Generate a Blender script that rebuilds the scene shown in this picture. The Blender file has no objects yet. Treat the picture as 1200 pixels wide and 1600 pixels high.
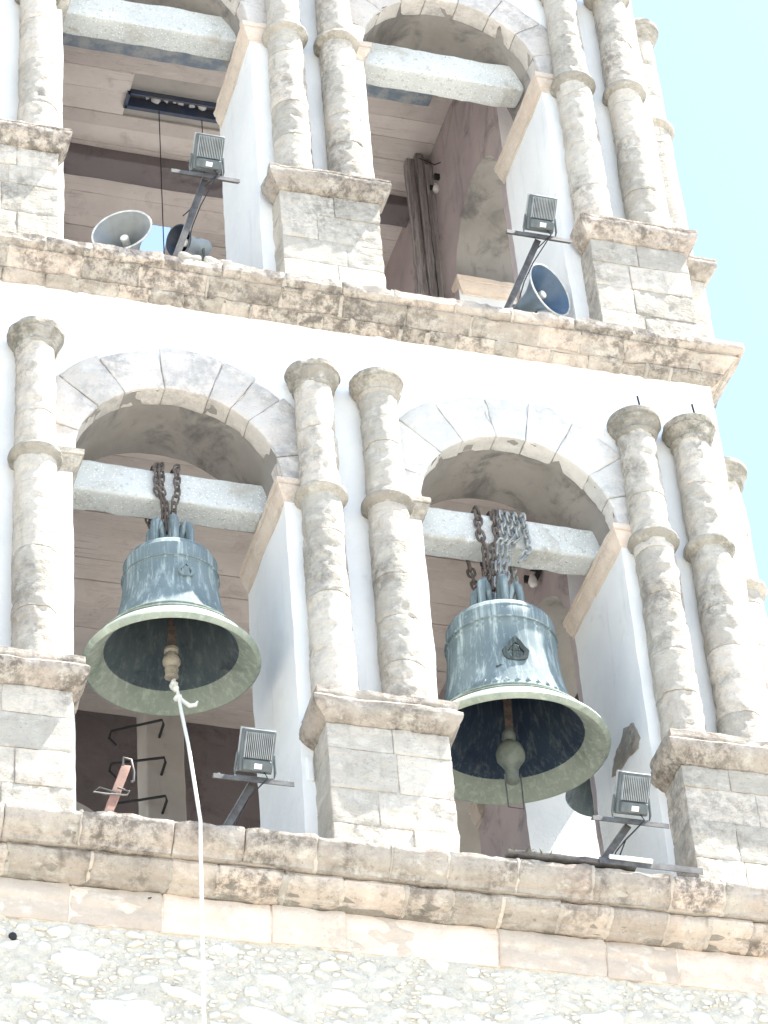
import bpy, bmesh, math, random
from mathutils import Vector, Matrix, noise
random.seed(7)
S = bpy.context.scene
COL = S.collection
# ------------------------------------------------------------------ camera
cam = bpy.data.cameras.new('camera')
co = bpy.data.objects.new('camera', cam); COL.objects.link(co); S.camera = co
co.matrix_world = Matrix(((0.95998, -0.13106, -0.24752, -5.953),
                          (-0.27200, -0.64800, -0.71140, -17.073),
                          (-0.06750, 0.75020, -0.65770, 1.6),
                          (0, 0, 0, 1)))
_m = co.matrix_world.to_3x3()
_q = _m.to_quaternion().normalized()
co.matrix_world = Matrix.Translation((-5.953, -17.073, 1.6)) @ _q.to_matrix().to_4x4()
cam.sensor_fit = 'VERTICAL'; cam.sensor_height = 24; cam.sensor_width = 18
cam.lens = 24 * 5173.6 / 1600
cam.clip_end = 3000
# ------------------------------------------------------------------ light
SUN = Vector((0.50, -0.125, 1.0)).normalized()
W = bpy.data.worlds.new('World'); S.world = W; W.use_nodes = True
wn = W.node_tree; wn.nodes.clear()
sky = wn.nodes.new('ShaderNodeTexSky'); sky.sky_type = 'NISHITA'; sky.sun_disc = False
sky.sun_elevation = math.asin(SUN.z); sky.sun_rotation = math.atan2(SUN.x, SUN.y)
sky.altitude = 100; sky.air_density = 1.0; sky.dust_density = 1.0; sky.ozone_density = 0.3
bg = wn.nodes.new('ShaderNodeBackground'); bg.inputs[1].default_value = 0.12
wo = wn.nodes.new('ShaderNodeOutputWorld')
wn.links.new(sky.outputs[0], bg.inputs[0]); wn.links.new(bg.outputs[0], wo.inputs[0])
sl = bpy.data.lights.new('sun', 'SUN'); sl.energy = 5.0; sl.angle = math.radians(0.5); sl.color = (1.0, 0.96, 0.88)
so = bpy.data.objects.new('sun', sl); COL.objects.link(so)
so.rotation_euler = SUN.to_track_quat('Z', 'Y').to_euler()
S.view_settings.view_transform = 'Standard'; S.view_settings.look = 'None'
S.view_settings.exposure = 1.95; S.view_settings.gamma = 1; S.view_settings.use_curve_mapping = False
S.cycles.max_bounces = 10; S.cycles.diffuse_bounces = 6

# ------------------------------------------------------------------ materials
class NT:
    def __init__(s, name):
        s.m = bpy.data.materials.new(name); s.m.use_nodes = True; s.t = s.m.node_tree
        s.t.nodes.clear()
        s.out = s.t.nodes.new('ShaderNodeOutputMaterial'); s.p = s.t.nodes.new('ShaderNodeBsdfPrincipled')
        s.t.links.new(s.p.outputs[0], s.out.inputs[0])
        s.pos = s.t.nodes.new('ShaderNodeNewGeometry').outputs['Position']
        s.tc = s.t.nodes.new('ShaderNodeTexCoord').outputs['Object']
        s.rnd = s.t.nodes.new('ShaderNodeObjectInfo').outputs['Random']
    def link(s, a, b):
        if isinstance(a, (int, float)): b.default_value = a
        elif isinstance(a, tuple): b.default_value = a if len(a) == 4 or len(a) == len(b.default_value) else (*a, 1)
        else: s.t.links.new(a, b)
    def noise(s, scale, detail=5, rough=.6, vec=None, scl=None, dist=0.0):
        n = s.t.nodes.new('ShaderNodeTexNoise'); n.inputs['Scale'].default_value = scale
        n.inputs['Detail'].default_value = detail; n.inputs['Roughness'].default_value = rough
        n.inputs['Distortion'].default_value = dist
        v = vec or s.pos
        if scl:
            mp = s.t.nodes.new('ShaderNodeMapping'); mp.inputs['Scale'].default_value = scl
            s.t.links.new(v, mp.inputs[0]); v = mp.outputs[0]
        s.t.links.new(v, n.inputs['Vector']); return n.outputs[0]
    def voro(s, scale, vec=None, feature='F1', scl=None):
        n = s.t.nodes.new('ShaderNodeTexVoronoi'); n.inputs['Scale'].default_value = scale; n.feature = feature
        v = vec or s.pos
        if scl:
            mp = s.t.nodes.new('ShaderNodeMapping'); mp.inputs['Scale'].default_value = scl
            s.t.links.new(v, mp.inputs[0]); v = mp.outputs[0]
        s.t.links.new(v, n.inputs['Vector']); return n
    def step(s, v, a, b, lo=0., hi=1.):
        n = s.t.nodes.new('ShaderNodeMapRange'); n.interpolation_type = 'SMOOTHSTEP'
        s.t.links.new(v, n.inputs[0])
        n.inputs[1].default_value = a; n.inputs[2].default_value = b; n.inputs[3].default_value = lo; n.inputs[4].default_value = hi
        return n.outputs[0]
    def mul(s, a, b, op='MULTIPLY'):
        n = s.t.nodes.new('ShaderNodeMath'); n.operation = op
        s.link(a, n.inputs[0]); s.link(b, n.inputs[1]); return n.outputs[0]
    def mix(s, f, a, b, mode='MIX'):
        n = s.t.nodes.new('ShaderNodeMix'); n.data_type = 'RGBA'; n.blend_type = mode
        s.link(f, n.inputs[0]); s.link(a, n.inputs[6]); s.link(b, n.inputs[7]); return n.outputs[2]
    def bump(s, h, strength, dist, prev=None):
        n = s.t.nodes.new('ShaderNodeBump'); n.inputs['Strength'].default_value = strength; n.inputs['Distance'].default_value = dist
        s.t.links.new(h, n.inputs['Height'])
        if prev is not None: s.t.links.new(prev, n.inputs['Normal'])
        return n.outputs[0]
    def done(s, color, rough=.9, normal=None, metal=0., spec=.25):
        s.link(color, s.p.inputs['Base Color']); s.link(rough, s.p.inputs['Roughness'])
        s.p.inputs['Metallic'].default_value = metal
        s.p.inputs['Specular IOR Level'].default_value = spec
        if normal is not None: s.t.links.new(normal, s.p.inputs['Normal'])
        return s.m

def stone(name, c1, c2, warm, stain, samt=.75, cover=(.40, .66), bumpd=.012, rv=.25, wamt=.5, pit=.5, light=(.70, .68, .61)):
    """weathered limestone: cream ground, soft warm and grey mottling, lichen that gathers in speckled colonies"""
    n = NT(name)
    a = n.mix(n.step(n.noise(2.6, 7, .65), .30, .72), c1, c2)
    a = n.mix(n.mul(n.step(n.noise(1.7, 6, .62, dist=.4), .45, .8), wamt), a, warm)
    a = n.mix(n.mul(n.step(n.rnd, .3, 1.0), wamt * .5), a, warm)
    a = n.mix(1.0, a, n.step(n.rnd, 0, 1, 1 - rv, 1 + rv * .3), 'MULTIPLY')
    a = n.mix(n.step(n.noise(7, 8, .7, scl=(1, 1, 1.8)), .50, .74, 0, .65), a, light)
    big = n.step(n.noise(1.9, 4, .55), *cover)
    fine = n.step(n.noise(12, 10, .78), .40, .60)
    streak = n.step(n.noise(1.6, 8, .68, scl=(8, 8, .8)), .46, .74)
    lich = n.mul(n.mul(big, fine), samt)
    a = n.mix(lich, a, stain)
    a = n.mix(n.mul(n.mul(streak, fine), samt * .55), a, stain)
    pits = n.step(n.noise(42, 5, .62), .58, .74)
    a = n.mix(n.mul(pits, pit), a, stain)
    h = n.noise(24, 9, .72); h2 = n.noise(7, 6, .62, scl=(1, 1, 2.4))
    nn = n.bump(h, .9, bumpd * 1.8); nn = n.bump(h2, .7, bumpd * 3, nn); nn = n.bump(pits, -.5, .008, nn)
    return n.done(a, .92, nn)

M = {}
M['stone'] = stone('weathered_limestone', (.63, .59, .51), (.52, .48, .41), (.62, .525, .435), (.19, .172, .145), samt=.72)
M['cornice'] = stone('cornice_limestone', (.62, .555, .475), (.50, .44, .37), (.62, .475, .385), (.12, .103, .085), samt=.82, cover=(.38, .60), wamt=.6)
M['capital'] = stone('capital_limestone', (.49, .46, .395), (.38, .35, .30), (.49, .415, .345), (.14, .135, .105), samt=.75, cover=(.36, .62))
M['pink'] = stone('pink_limestone', (.70, .615, .525), (.62, .535, .45), (.70, .535, .42), (.36, .31, .26), samt=.45, bumpd=.006, wamt=.5)
M['voussoir'] = stone('arch_limestone', (.68, .665, .63), (.61, .60, .565), (.66, .585, .52), (.30, .30, .28), samt=.4, bumpd=.006, rv=.12, wamt=.4, pit=.3)
M['voussoir_grey'] = stone('grey_arch_limestone', (.65, .61, .56), (.56, .525, .48), (.66, .57, .49), (.23, .23, .225), samt=.55, bumpd=.008, rv=.12, wamt=.3, light=(.62, .63, .60))
M['mortar'] = stone('lime_mortar', (.60, .55, .47), (.52, .47, .40), (.60, .49, .40), (.28, .25, .21), samt=.5)
M['joint'] = stone('dark_joint_mortar', (.38, .35, .30), (.30, .27, .23), (.42, .35, .28), (.13, .12, .10), samt=.6)

def plaster(name, c1, c2, dirt, dt=(.6, .8), damt=.4, bd=.006):
    n = NT(name)
    a = n.mix(n.step(n.noise(1.6, 6, .6), .35, .7), c1, c2)
    a = n.mix(n.mul(n.step(n.noise(2.4, 8, .68, dist=.7), *dt), damt), a, dirt)
    a = n.mix(n.mul(n.step(n.noise(1.3, 7, .65, scl=(6, 6, .7)), .56, .76), damt * .6), a, dirt)
    h = n.noise(9, 8, .6); h2 = n.noise(45, 5, .6)
    nn = n.bump(h, .5, bd * 2); nn = n.bump(h2, .4, bd * .5, nn)
    return n.done(a, .85, nn)
M['plaster'] = plaster('white_lime_plaster', (.81, .81, .785), (.74, .75, .735), (.50, .505, .48), damt=.45, bd=.010)
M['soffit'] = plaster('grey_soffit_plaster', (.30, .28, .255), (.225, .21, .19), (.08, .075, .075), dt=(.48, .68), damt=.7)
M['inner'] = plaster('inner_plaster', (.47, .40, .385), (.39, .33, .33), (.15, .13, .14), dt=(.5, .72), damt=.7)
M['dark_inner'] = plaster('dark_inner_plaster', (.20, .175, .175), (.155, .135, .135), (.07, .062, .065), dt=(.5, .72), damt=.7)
M['post'] = plaster('grey_post_concrete', (.46, .435, .40), (.38, .36, .33), (.17, .16, .155), damt=.6)

def boards():
    n = NT('board_marked_ceiling')
    a = n.mix(n.step(n.noise(1.3, 7, .62), .32, .70), (.75, .685, .635), (.65, .585, .54))
    a = n.mix(1.0, a, n.step(n.rnd, 0, 1, .84, 1.06), 'MULTIPLY')
    a = n.mix(n.step(n.noise(3.2, 8, .72, dist=.8), .52, .74, 0, .55), a, (.40, .32, .285))
    big = n.step(n.noise(1.2, 4, .5), .42, .66)
    ln = n.noise(5, 8, .74, scl=(.45, 13, 1), dist=.6)
    a = n.mix(n.mul(n.step(ln, .53, .70, 0, .9), big), a, (.23, .18, .16))
    a = n.mix(n.step(n.noise(6, 8, .7, scl=(.8, 3, 1)), .54, .70, 0, .5), a, (.78, .70, .63))
    a = n.mix(n.step(n.noise(16, 7, .72), .60, .74, 0, .55), a, (.26, .21, .19))
    nn = n.bump(ln, .8, .012); nn = n.bump(n.noise(18, 7, .7), .5, .006, nn)
    return n.done(a, .9, nn)
M['boards'] = boards()

def concrete():
    n = NT('speckled_concrete')
    a = n.mix(n.step(n.noise(2, 6, .6), .35, .7), (.60, .62, .60), (.52, .54, .53))
    v = n.voro(45)
    a = n.mix(n.step(v.outputs[0], .28, .18), a, (.80, .80, .77))
    a = n.mix(n.step(n.noise(30, 4, .6), .57, .68, 0, .5), a, (.22, .23, .22))
    a = n.mix(n.step(n.noise(2.3, 8, .72, dist=.5), .52, .70, 0, .6), a, (.33, .30, .25))
    a = n.mix(n.step(n.noise(2.0, 8, .7, scl=(5, 5, .8)), .58, .72, 0, .6), a, (.34, .25, .18))
    h = n.noise(40, 6, .65); nn = n.bump(h, .6, .006); nn = n.bump(n.noise(7, 5, .6), .5, .015, nn)
    return n.done(a, .9, nn)
M['concrete'] = concrete()

def bronze(name, c1, c2, streak, dark):
    n = NT(name)
    a = n.mix(n.step(n.noise(3, 6, .6, vec=n.tc), .35, .68), c1, c2)
    st = n.noise(2.2, 8, .72, vec=n.tc, scl=(9, 9, .7), dist=.3)
    a = n.mix(n.step(st, .47, .68, 0, .8), a, streak)
    a = n.mix(n.step(n.noise(1.4, 9, .75, vec=n.tc, scl=(22, 22, .9)), .57, .68, 0, .55), a, streak)
    a = n.mix(n.step(n.noise(4, 8, .7, vec=n.tc, dist=.6), .55, .72, 0, .6), a, dark)
    a = n.mix(n.step(n.noise(24, 6, .7, vec=n.tc), .6, .72, 0, .5), a, streak)
    h = n.noise(26, 6, .6, vec=n.tc)
    return n.done(a, .78, n.bump(h, .3, .004), metal=0., spec=.25)
M['bronze'] = bronze('green_bronze_patina', (.155, .20, .21), (.12, .16, .172), (.42, .49, .48), (.085, .12, .125))
M['bronze_lip'] = bronze('pale_green_bronze_lip', (.31, .345, .285), (.23, .27, .225), (.42, .46, .39), (.11, .14, .115))
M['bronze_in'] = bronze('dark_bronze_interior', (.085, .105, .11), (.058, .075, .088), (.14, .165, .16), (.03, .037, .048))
M['bronze_in_shade'] = bronze('shade_blue_bronze_interior', (.032, .05, .075), (.022, .035, .062), (.11, .13, .135), (.015, .022, .04))  # deep shade inside the larger bell, painted into the bronze as blue-black
M['bronze_dark'] = bronze('dark_relief_bronze', (.05, .06, .06), (.04, .05, .05), (.12, .15, .14), (.03, .03, .03))

def simple(name, c, rough=.6, metal=0., var=.3, scale=12, spec=.4, c2=None, ob=True):
    n = NT(name)
    c2 = c2 or tuple(x * (1 - var) for x in c)
    v = n.tc if ob else n.pos
    a = n.mix(n.step(n.noise(scale, 6, .65, vec=v), .38, .65), c, c2)
    return n.done(a, rough, n.bump(n.noise(scale * 5, 5, .6, vec=v), .2, .002), metal, spec)
M['lamp_grey'] = simple('dark_grey_lamp_paint', (.115, .135, .14), .5)
M['fin_grey'] = simple('heat_sink_metal', (.32, .345, .35), .5, .1)
M['lamp_edge'] = simple('pale_lamp_bezel', (.42, .44, .44), .45, .2)
M['label'] = simple('white_label', (.80, .80, .78), .6, var=.1)
M['rust'] = simple('rusty_steel', (.16, .115, .09), .8, .2, c2=(.075, .06, .055))
M['steel'] = simple('grey_galvanised_steel', (.13, .13, .125), .6, .3, c2=(.075, .07, .068))
M['black'] = simple('black_iron', (.022, .022, .024), .7)
M['glass'] = simple('lamp_glass', (.25, .28, .28), .1, spec=.6)
M['horn_out'] = simple('grey_horn_paint', (.25, .29, .305), .4, var=.15)
M['horn_in'] = simple('blue_grey_horn_inside', (.13, .175, .21), .35, var=.12)
M['horn_mouth'] = simple('grey_horn_inside', (.20, .215, .215), .3, var=.12)
M['horn_blue'] = simple('dark_blue_grey_horn_inside', (.07, .115, .175), .3, var=.15)
M['horn_dark'] = simple('dark_blue_horn_inside', (.03, .04, .06), .4)
M['horn_rim'] = simple('pale_horn_rim', (.62, .64, .62), .4)
M['horn_pin'] = simple('white_horn_plug', (.75, .74, .68), .5, var=.1)
M['rope'] = simple('white_rope', (.78, .79, .72), .8, var=.15, scale=60)
M['chain_dark'] = simple('dark_rusty_chain', (.155, .13, .115), .7, .2, c2=(.085, .07, .062))
M['chain_light'] = simple('galvanised_chain', (.40, .42, .41), .5, .3, c2=(.22, .235, .235))
M['wood_red'] = simple('red_brown_wood', (.30, .17, .13), .8, c2=(.22, .14, .11))
M['wood_old'] = simple('old_grey_wood', (.12, .11, .10), .9, c2=(.06, .055, .055))
M['blue_paint'] = simple('flaking_blue_paint', (.20, .25, .31), .8, c2=(.40, .42, .42), scale=7, ob=False)
M['blue_frame'] = simple('blue_steel_frame', (.06, .085, .15), .6, c2=(.10, .11, .13), ob=False)
M['rag'] = simple('white_rubble', (.75, .72, .68), .9, var=.15)
M['clapper'] = simple('verdigris_clapper', (.15, .17, .145), .75, c2=(.10, .115, .10), ob=False)
M['clapper_pale'] = simple('pale_clapper', (.36, .32, .25), .75, c2=(.22, .20, .165), ob=False)
M['plant'] = simple('dry_weed', (.10, .12, .05), .9, c2=(.14, .12, .07))
def ground_mat():
    n = NT('pale_plaza_paving')
    a = n.mix(n.step(n.noise(.4, 6, .6), .35, .7), (.40, .385, .35), (.34, .325, .295))
    return n.done(a, .95)
M['ground'] = ground_mat()
def rubble_mat():
    n = NT('rubble_stone')
    a = n.mix(n.step(n.rnd, 0, 1), (.59, .56, .485), (.65, .62, .545))
    a = n.mix(n.step(n.noise(5, 7, .68), .45, .75, 0, .6), a, (.60, .545, .46))
    a = n.mix(n.step(n.noise(13, 8, .74), .50, .72, 0, .6), a, (.38, .375, .33))
    a = n.mix(n.step(n.noise(9, 8, .74), .54, .70, 0, .6), a, (.76, .75, .70))
    nn = n.bump(n.noise(28, 9, .7), .9, .012)
    return n.done(a, .94, nn)
M['rubble'] = rubble_mat()
def rub_white():
    n = NT('white_rubble_stone')
    a = n.mix(n.step(n.noise(6, 7, .68), .4, .75), (.72, .71, .66), (.61, .60, .54))
    a = n.mix(n.step(n.noise(15, 8, .74), .56, .72, 0, .5), a, (.48, .47, .43))
    return n.done(a, .92, n.bump(n.noise(20, 9, .7), .9, .016))
M['rubble_white'] = rub_white()
def rub_mortar():
    n = NT('rubble_mortar')
    a = n.mix(n.step(n.noise(2.2, 8, .68), .32, .70), (.68, .645, .56), (.585, .55, .465))
    a = n.mix(n.step(n.noise(7, 9, .74, dist=.6), .48, .68, 0, .85), a, (.70, .69, .62))
    a = n.mix(n.step(n.noise(3.4, 7, .68, dist=.6), .56, .76, 0, .6), a, (.60, .53, .43))
    a = n.mix(n.step(n.noise(17, 8, .74), .53, .68, 0, .65), a, (.33, .305, .255))
    nn = n.bump(n.noise(12, 9, .72), 1.0, .035); nn = n.bump(n.noise(44, 7, .66), .7, .008, nn)
    return n.done(a, .95, nn)
M['rub_mortar'] = rub_mortar()

# ------------------------------------------------------------------ helpers
def obj(name, bm, mat, parent=None, smooth=True, inv=None):
    me = bpy.data.meshes.new(name)
    bmesh.ops.recalc_face_normals(bm, faces=bm.faces[:])
    bm.to_mesh(me); bm.free()
    for m in (mat if isinstance(mat, (list, tuple)) else [mat]): me.materials.append(m)
    if smooth:
        me.shade_smooth(); 
        try: me.set_sharp_from_angle(angle=math.radians(38))
        except Exception: pass
    o = bpy.data.objects.new(name, me); COL.objects.link(o)
    if parent is not None:
        o.parent = parent
        if parent is TOWER: o.matrix_parent_inverse = TINV
    return o
def tag(o, label, cat, group=None):
    o['label'] = label; o['category'] = cat
    if group: o['group'] = group
    return o
def thing(name, loc, label, cat, group=None):
    o = bpy.data.objects.new(name, None); COL.objects.link(o); o.location = loc; o.empty_display_size = .2
    return tag(o, label, cat, group)
def copy_tree(o, parent=None):
    c = o.copy(); COL.objects.link(c)
    if parent is not None: c.parent = parent
    for ch in [x for x in o.children]: copy_tree(ch, c)
    return c
TOWER = thing('bell_tower', (-.265, 3.04, 0), 'old two storey church bell tower of whitewashed plaster and weathered limestone', 'bell tower')
TINV = Matrix.Translation((.265, -3.04, 0))

def nz(p, f, seed=0., oc=4):
    return noise.fractal((p[0] * f + seed, p[1] * f - seed * .7, p[2] * f + seed * 1.3), 1.0, 2.0, oc)
def spaced(a, b, res, bev):
    L = b - a; bev = min(bev, L * .3)
    n = max(1, int(round((L - 2 * bev) / res)))
    return [a, a + bev * .45] + [a + bev + (L - 2 * bev) * i / n for i in range(n + 1)] + [b - bev * .45, b]
def lattice(r0, r1, res=.05, bev=.012, amp=.006, freq=9, seed=0., f=None, bm=None, pit=0.):
    """rough rounded block; r0,r1 opposite corners in (u,v,w); f maps to world"""
    bm = bm or bmesh.new()
    ax = [spaced(r0[k], r1[k], res, bev) for k in range(3)]
    n = [len(a) for a in ax]; V = {}
    b3 = [min(bev, (r1[k] - r0[k]) * .3) for k in range(3)]
    def vert(i, j, k):
        key = (i, j, k)
        if key in V: return V[key]
        p = Vector((ax[0][i], ax[1][j], ax[2][k]))
        q = Vector([min(max(p[c], r0[c] + b3[c]), r1[c] - b3[c]) for c in range(3)])
        d = p - q; nn = d.normalized() if d.length > 1e-9 else Vector((0, 0, 0))
        e = Vector([nn[c] * b3[c] for c in range(3)])
        p = q + e
        w = f(p) if f else p
        dv = nz(w, freq, seed) * amp + nz(w, freq * .33, seed + 5, 3) * amp * .8
        if pit: dv -= pit * max(0., nz(w, freq * .7, seed + 9, 5) - .12) * 2.2
        p = p + nn * dv
        V[key] = bm.verts.new(f(p) if f else p); return V[key]
    for a, (b, c) in ((0, (1, 2)), (1, (2, 0)), (2, (0, 1))):
        for side in (0, n[a] - 1):
            for i in range(n[b] - 1):
                for j in range(n[c] - 1):
                    ids = []
                    for di, dj in ((0, 0), (1, 0), (1, 1), (0, 1)):
                        k = [0, 0, 0]; k[a] = side; k[b] = i + di; k[c] = j + dj; ids.append(vert(*k))
                    try: bm.faces.new(ids)
                    except ValueError: pass
    return bm
def box(x0, x1, y0, y1, z0, z1, bm=None, f=None, bev=0):
    bm = bm or bmesh.new()
    vs = [bm.verts.new(f(Vector((x, y, z))) if f else (x, y, z)) for x in (x0, x1) for y in (y0, y1) for z in (z0, z1)]
    fs = [bm.faces.new([vs[i] for i in q]) for q in ((0, 1, 3, 2), (4, 6, 7, 5), (0, 4, 5, 1), (2, 3, 7, 6), (0, 2, 6, 4), (1, 5, 7, 3))]
    if bev:
        es = list({e for fc in fs for e in fc.edges})
        bmesh.ops.bevel(bm, geom=es, offset=bev, segments=2, affect='EDGES', profile=.5)
    return bm
def tube(pts, r, seg=8, bm=None, cap=True, rr=None):
    bm = bm or bmesh.new(); pts = [Vector(p) for p in pts]; rings = []
    up = None
    for i, p in enumerate(pts):
        t = (pts[min(i + 1, len(pts) - 1)] - pts[max(i - 1, 0)]).normalized()
        if up is None: up = t.orthogonal().normalized()
        s = t.cross(up)
        if s.length < 1e-6: up = t.orthogonal(); s = t.cross(up)
        s.normalize(); up = s.cross(t).normalized()
        ra = rr[i] if rr else r
        rings.append([bm.verts.new(p + (up * math.cos(2 * math.pi * k / seg) + s * math.sin(2 * math.pi * k / seg)) * ra) for k in range(seg)])
    for a, b in zip(rings, rings[1:]):
        for k in range(seg): bm.faces.new((a[k], a[(k + 1) % seg], b[(k + 1) % seg], b[k]))
    if cap: bm.faces.new(rings[0][::-1]); bm.faces.new(rings[-1])
    return bm
def lathe(prof, c=(0, 0, 0), seg=40, amp=0., freq=10, seed=0., pit=0., bm=None, closed=False, mats=None, erode=None):
    bm = bm or bmesh.new(); rings = []
    for (r, z) in prof:
        ring = []
        for k in range(seg):
            a = 2 * math.pi * k / seg; d = Vector((math.cos(a), math.sin(a), 0)); w = Vector((c[0], c[1], c[2] + z)) + d * r
            rr = r
            if amp: rr += nz(w, freq, seed) * amp + nz(w, freq * .3, seed + 4, 3) * amp
            if pit: rr -= pit * max(0., nz(w, freq * .55, seed + 9, 5) - .1) * 2.2
            ring.append(bm.verts.new((c[0] + d.x * rr, c[1] + d.y * rr, c[2] + z)))
        rings.append(ring)
    for i, (a, b) in enumerate(zip(rings, rings[1:])):
        for k in range(seg):
            fc = bm.faces.new((a[k], a[(k + 1) % seg], b[(k + 1) % seg], b[k]))
            if mats: fc.material_index = mats[i]
    if closed:
        for ring in (rings[0], rings[-1]): bm.faces.new(ring)
    return bm
def resample(poly, res):
    out = []
    for a, b in zip(poly, poly[1:]):
        a = Vector(a); b = Vector(b); n = max(1, int(math.ceil((b - a).length / res)))
        out += [a + (b - a) * i / n for i in range(n)]
    out.append(Vector(poly[-1])); return out
def prof_stone(prof, u0, u1, f, res=.045, amp=.006, freq=9, seed=0., pit=0., top=0., mit0=0, mit1=0):
    """moulded stone: profile (o,z) polyline (front side, top to bottom), swept u0..u1, f(u,o,z)->world"""
    pr = resample(prof, res * .7); n = len(pr)
    L = u1 - u0; nu = max(2, int(L / res)); b = min(.012, L * .2)
    us = [0, .004] + [b + (L - 2 * b) * i / nu for i in range(nu + 1)] + [L - .004, L]
    bm = bmesh.new(); cols = []
    cen = Vector((sum(p.x for p in pr) / n, sum(p.y for p in pr) / n))
    zt = max(p.y for p in pr)
    for iu, du in enumerate(us):
        edge = 0 if iu in (0, len(us) - 1) else (.6 if iu in (1, len(us) - 2) else 1)
        col = []
        for i, p in enumerate(pr):
            t = (pr[min(i + 1, n - 1)] - pr[max(i - 1, 0)]); nn = Vector((-t.y, t.x)); nn = nn.normalized() if nn.length else nn
            if nn.dot(p - cen) < 0: nn = -nn
            t_ = du / L; m = mit0 * (1 - t_) + mit1 * t_
            u = u0 + du
            w = f(u, p.x, p.y)
            d = nz(w, freq, seed) * amp + nz(w, freq * .3, seed + 3, 3) * amp * .9 - .010 * (1 - edge)
            if pit: d -= pit * max(0., nz(w, freq * .6, seed + 9, 5) - .1) * 2.2
            q = p + nn * d
            if top and p.y > zt - .07:
                k = (p.y - (zt - .07)) / .07
                q.y -= k * top * max(0., .35 + nz((u, 0, 0), 6, seed + 2, 4) * 1.2)
            col.append(bm.verts.new(f(u + m * p.x, q.x, q.y)))
        cols.append(col)
    for a, c in zip(cols, cols[1:]):
        for i in range(n - 1): bm.faces.new((a[i], a[i + 1], c[i + 1], c[i]))
        bm.faces.new((a[-1], a[0], c[0], c[-1]))
    bm.faces.new(cols[0]); bm.faces.new(cols[-1])
    return bm
def loft_rect(prof, x0, x1, y0, y1, res=.045, amp=.006, freq=9, seed=0., pit=0., back=False):
    """cap / band: profile (o,z) pushed outwards round a rectangle; y1 side not pushed (it enters a wall)"""
    bm = bmesh.new(); pr = resample(prof, res * .7); rings = []
    nx = max(2, int((x1 - x0) / res)); ny = max(2, int((y1 - y0) / res))
    for p in pr:
        o = p.x; X0, X1, Y0, Y1 = x0 - o, x1 + o, y0 - o, y1 + (o if back else 0)
        pts = [(X0 + (X1 - X0) * i / nx, Y0) for i in range(nx)] + [(X1, Y0 + (Y1 - Y0) * i / ny) for i in range(ny)] + \
              [(X1 - (X1 - X0) * i / nx, Y1) for i in range(nx)] + [(X0, Y1 - (Y1 - Y0) * i / ny) for i in range(ny)]
        ring = []
        for (x, y) in pts:
            w = Vector((x, y, p.y)); c = Vector(((x0 + x1) / 2, (y0 + y1) / 2, p.y))
            d = nz(w, freq, seed) * amp + nz(w, freq * .3, seed + 3, 3) * amp
            if pit: d -= pit * max(0., nz(w, freq * .6, seed + 9, 5) - .08) * 2.2
            nn = Vector(((1 if x > X1 - 1e-6 else -1 if x < X0 + 1e-6 else 0), (-1 if y < Y0 + 1e-6 else 1 if y > Y1 - 1e-6 else 0), 0)).normalized()
            ring.append(bm.verts.new(w + nn * d + Vector((0, 0, nz(w, freq * .5, seed + 7) * amp))))
        rings.append(ring)
    m = len(rings[0])
    for a, b in zip(rings, rings[1:]):
        for k in range(m): bm.faces.new((a[k], a[(k + 1) % m], b[(k + 1) % m], b[k]))
    bm.faces.new(rings[0]); bm.faces.new(rings[-1])
    return bm
FX0, FX1, DEP = -3.305, 2.775, 6.08
TH = 1.08
def m_front(u, o, z): return Vector((u, -o, z))
def m_right(u, o, z): return Vector((FX1 + o, u, z))
def m_left(u, o, z): return Vector((FX0 - o, u, z))
def m_back(u, o, z): return Vector((u, DEP + o, z))
SIDES = (('front', m_front), ('right', m_right), ('left', m_left), ('back', m_back))

# ------------------------------------------------------------------ ground
g = bmesh.new(); vs = [g.verts.new(p) for p in ((-700, -700, 0), (700, -700, 0), (700, 700, 0), (-700, 700, 0))]; g.faces.new(vs)
go = obj('ground', g, M['ground'], smooth=False); go['kind'] = 'structure'

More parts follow.
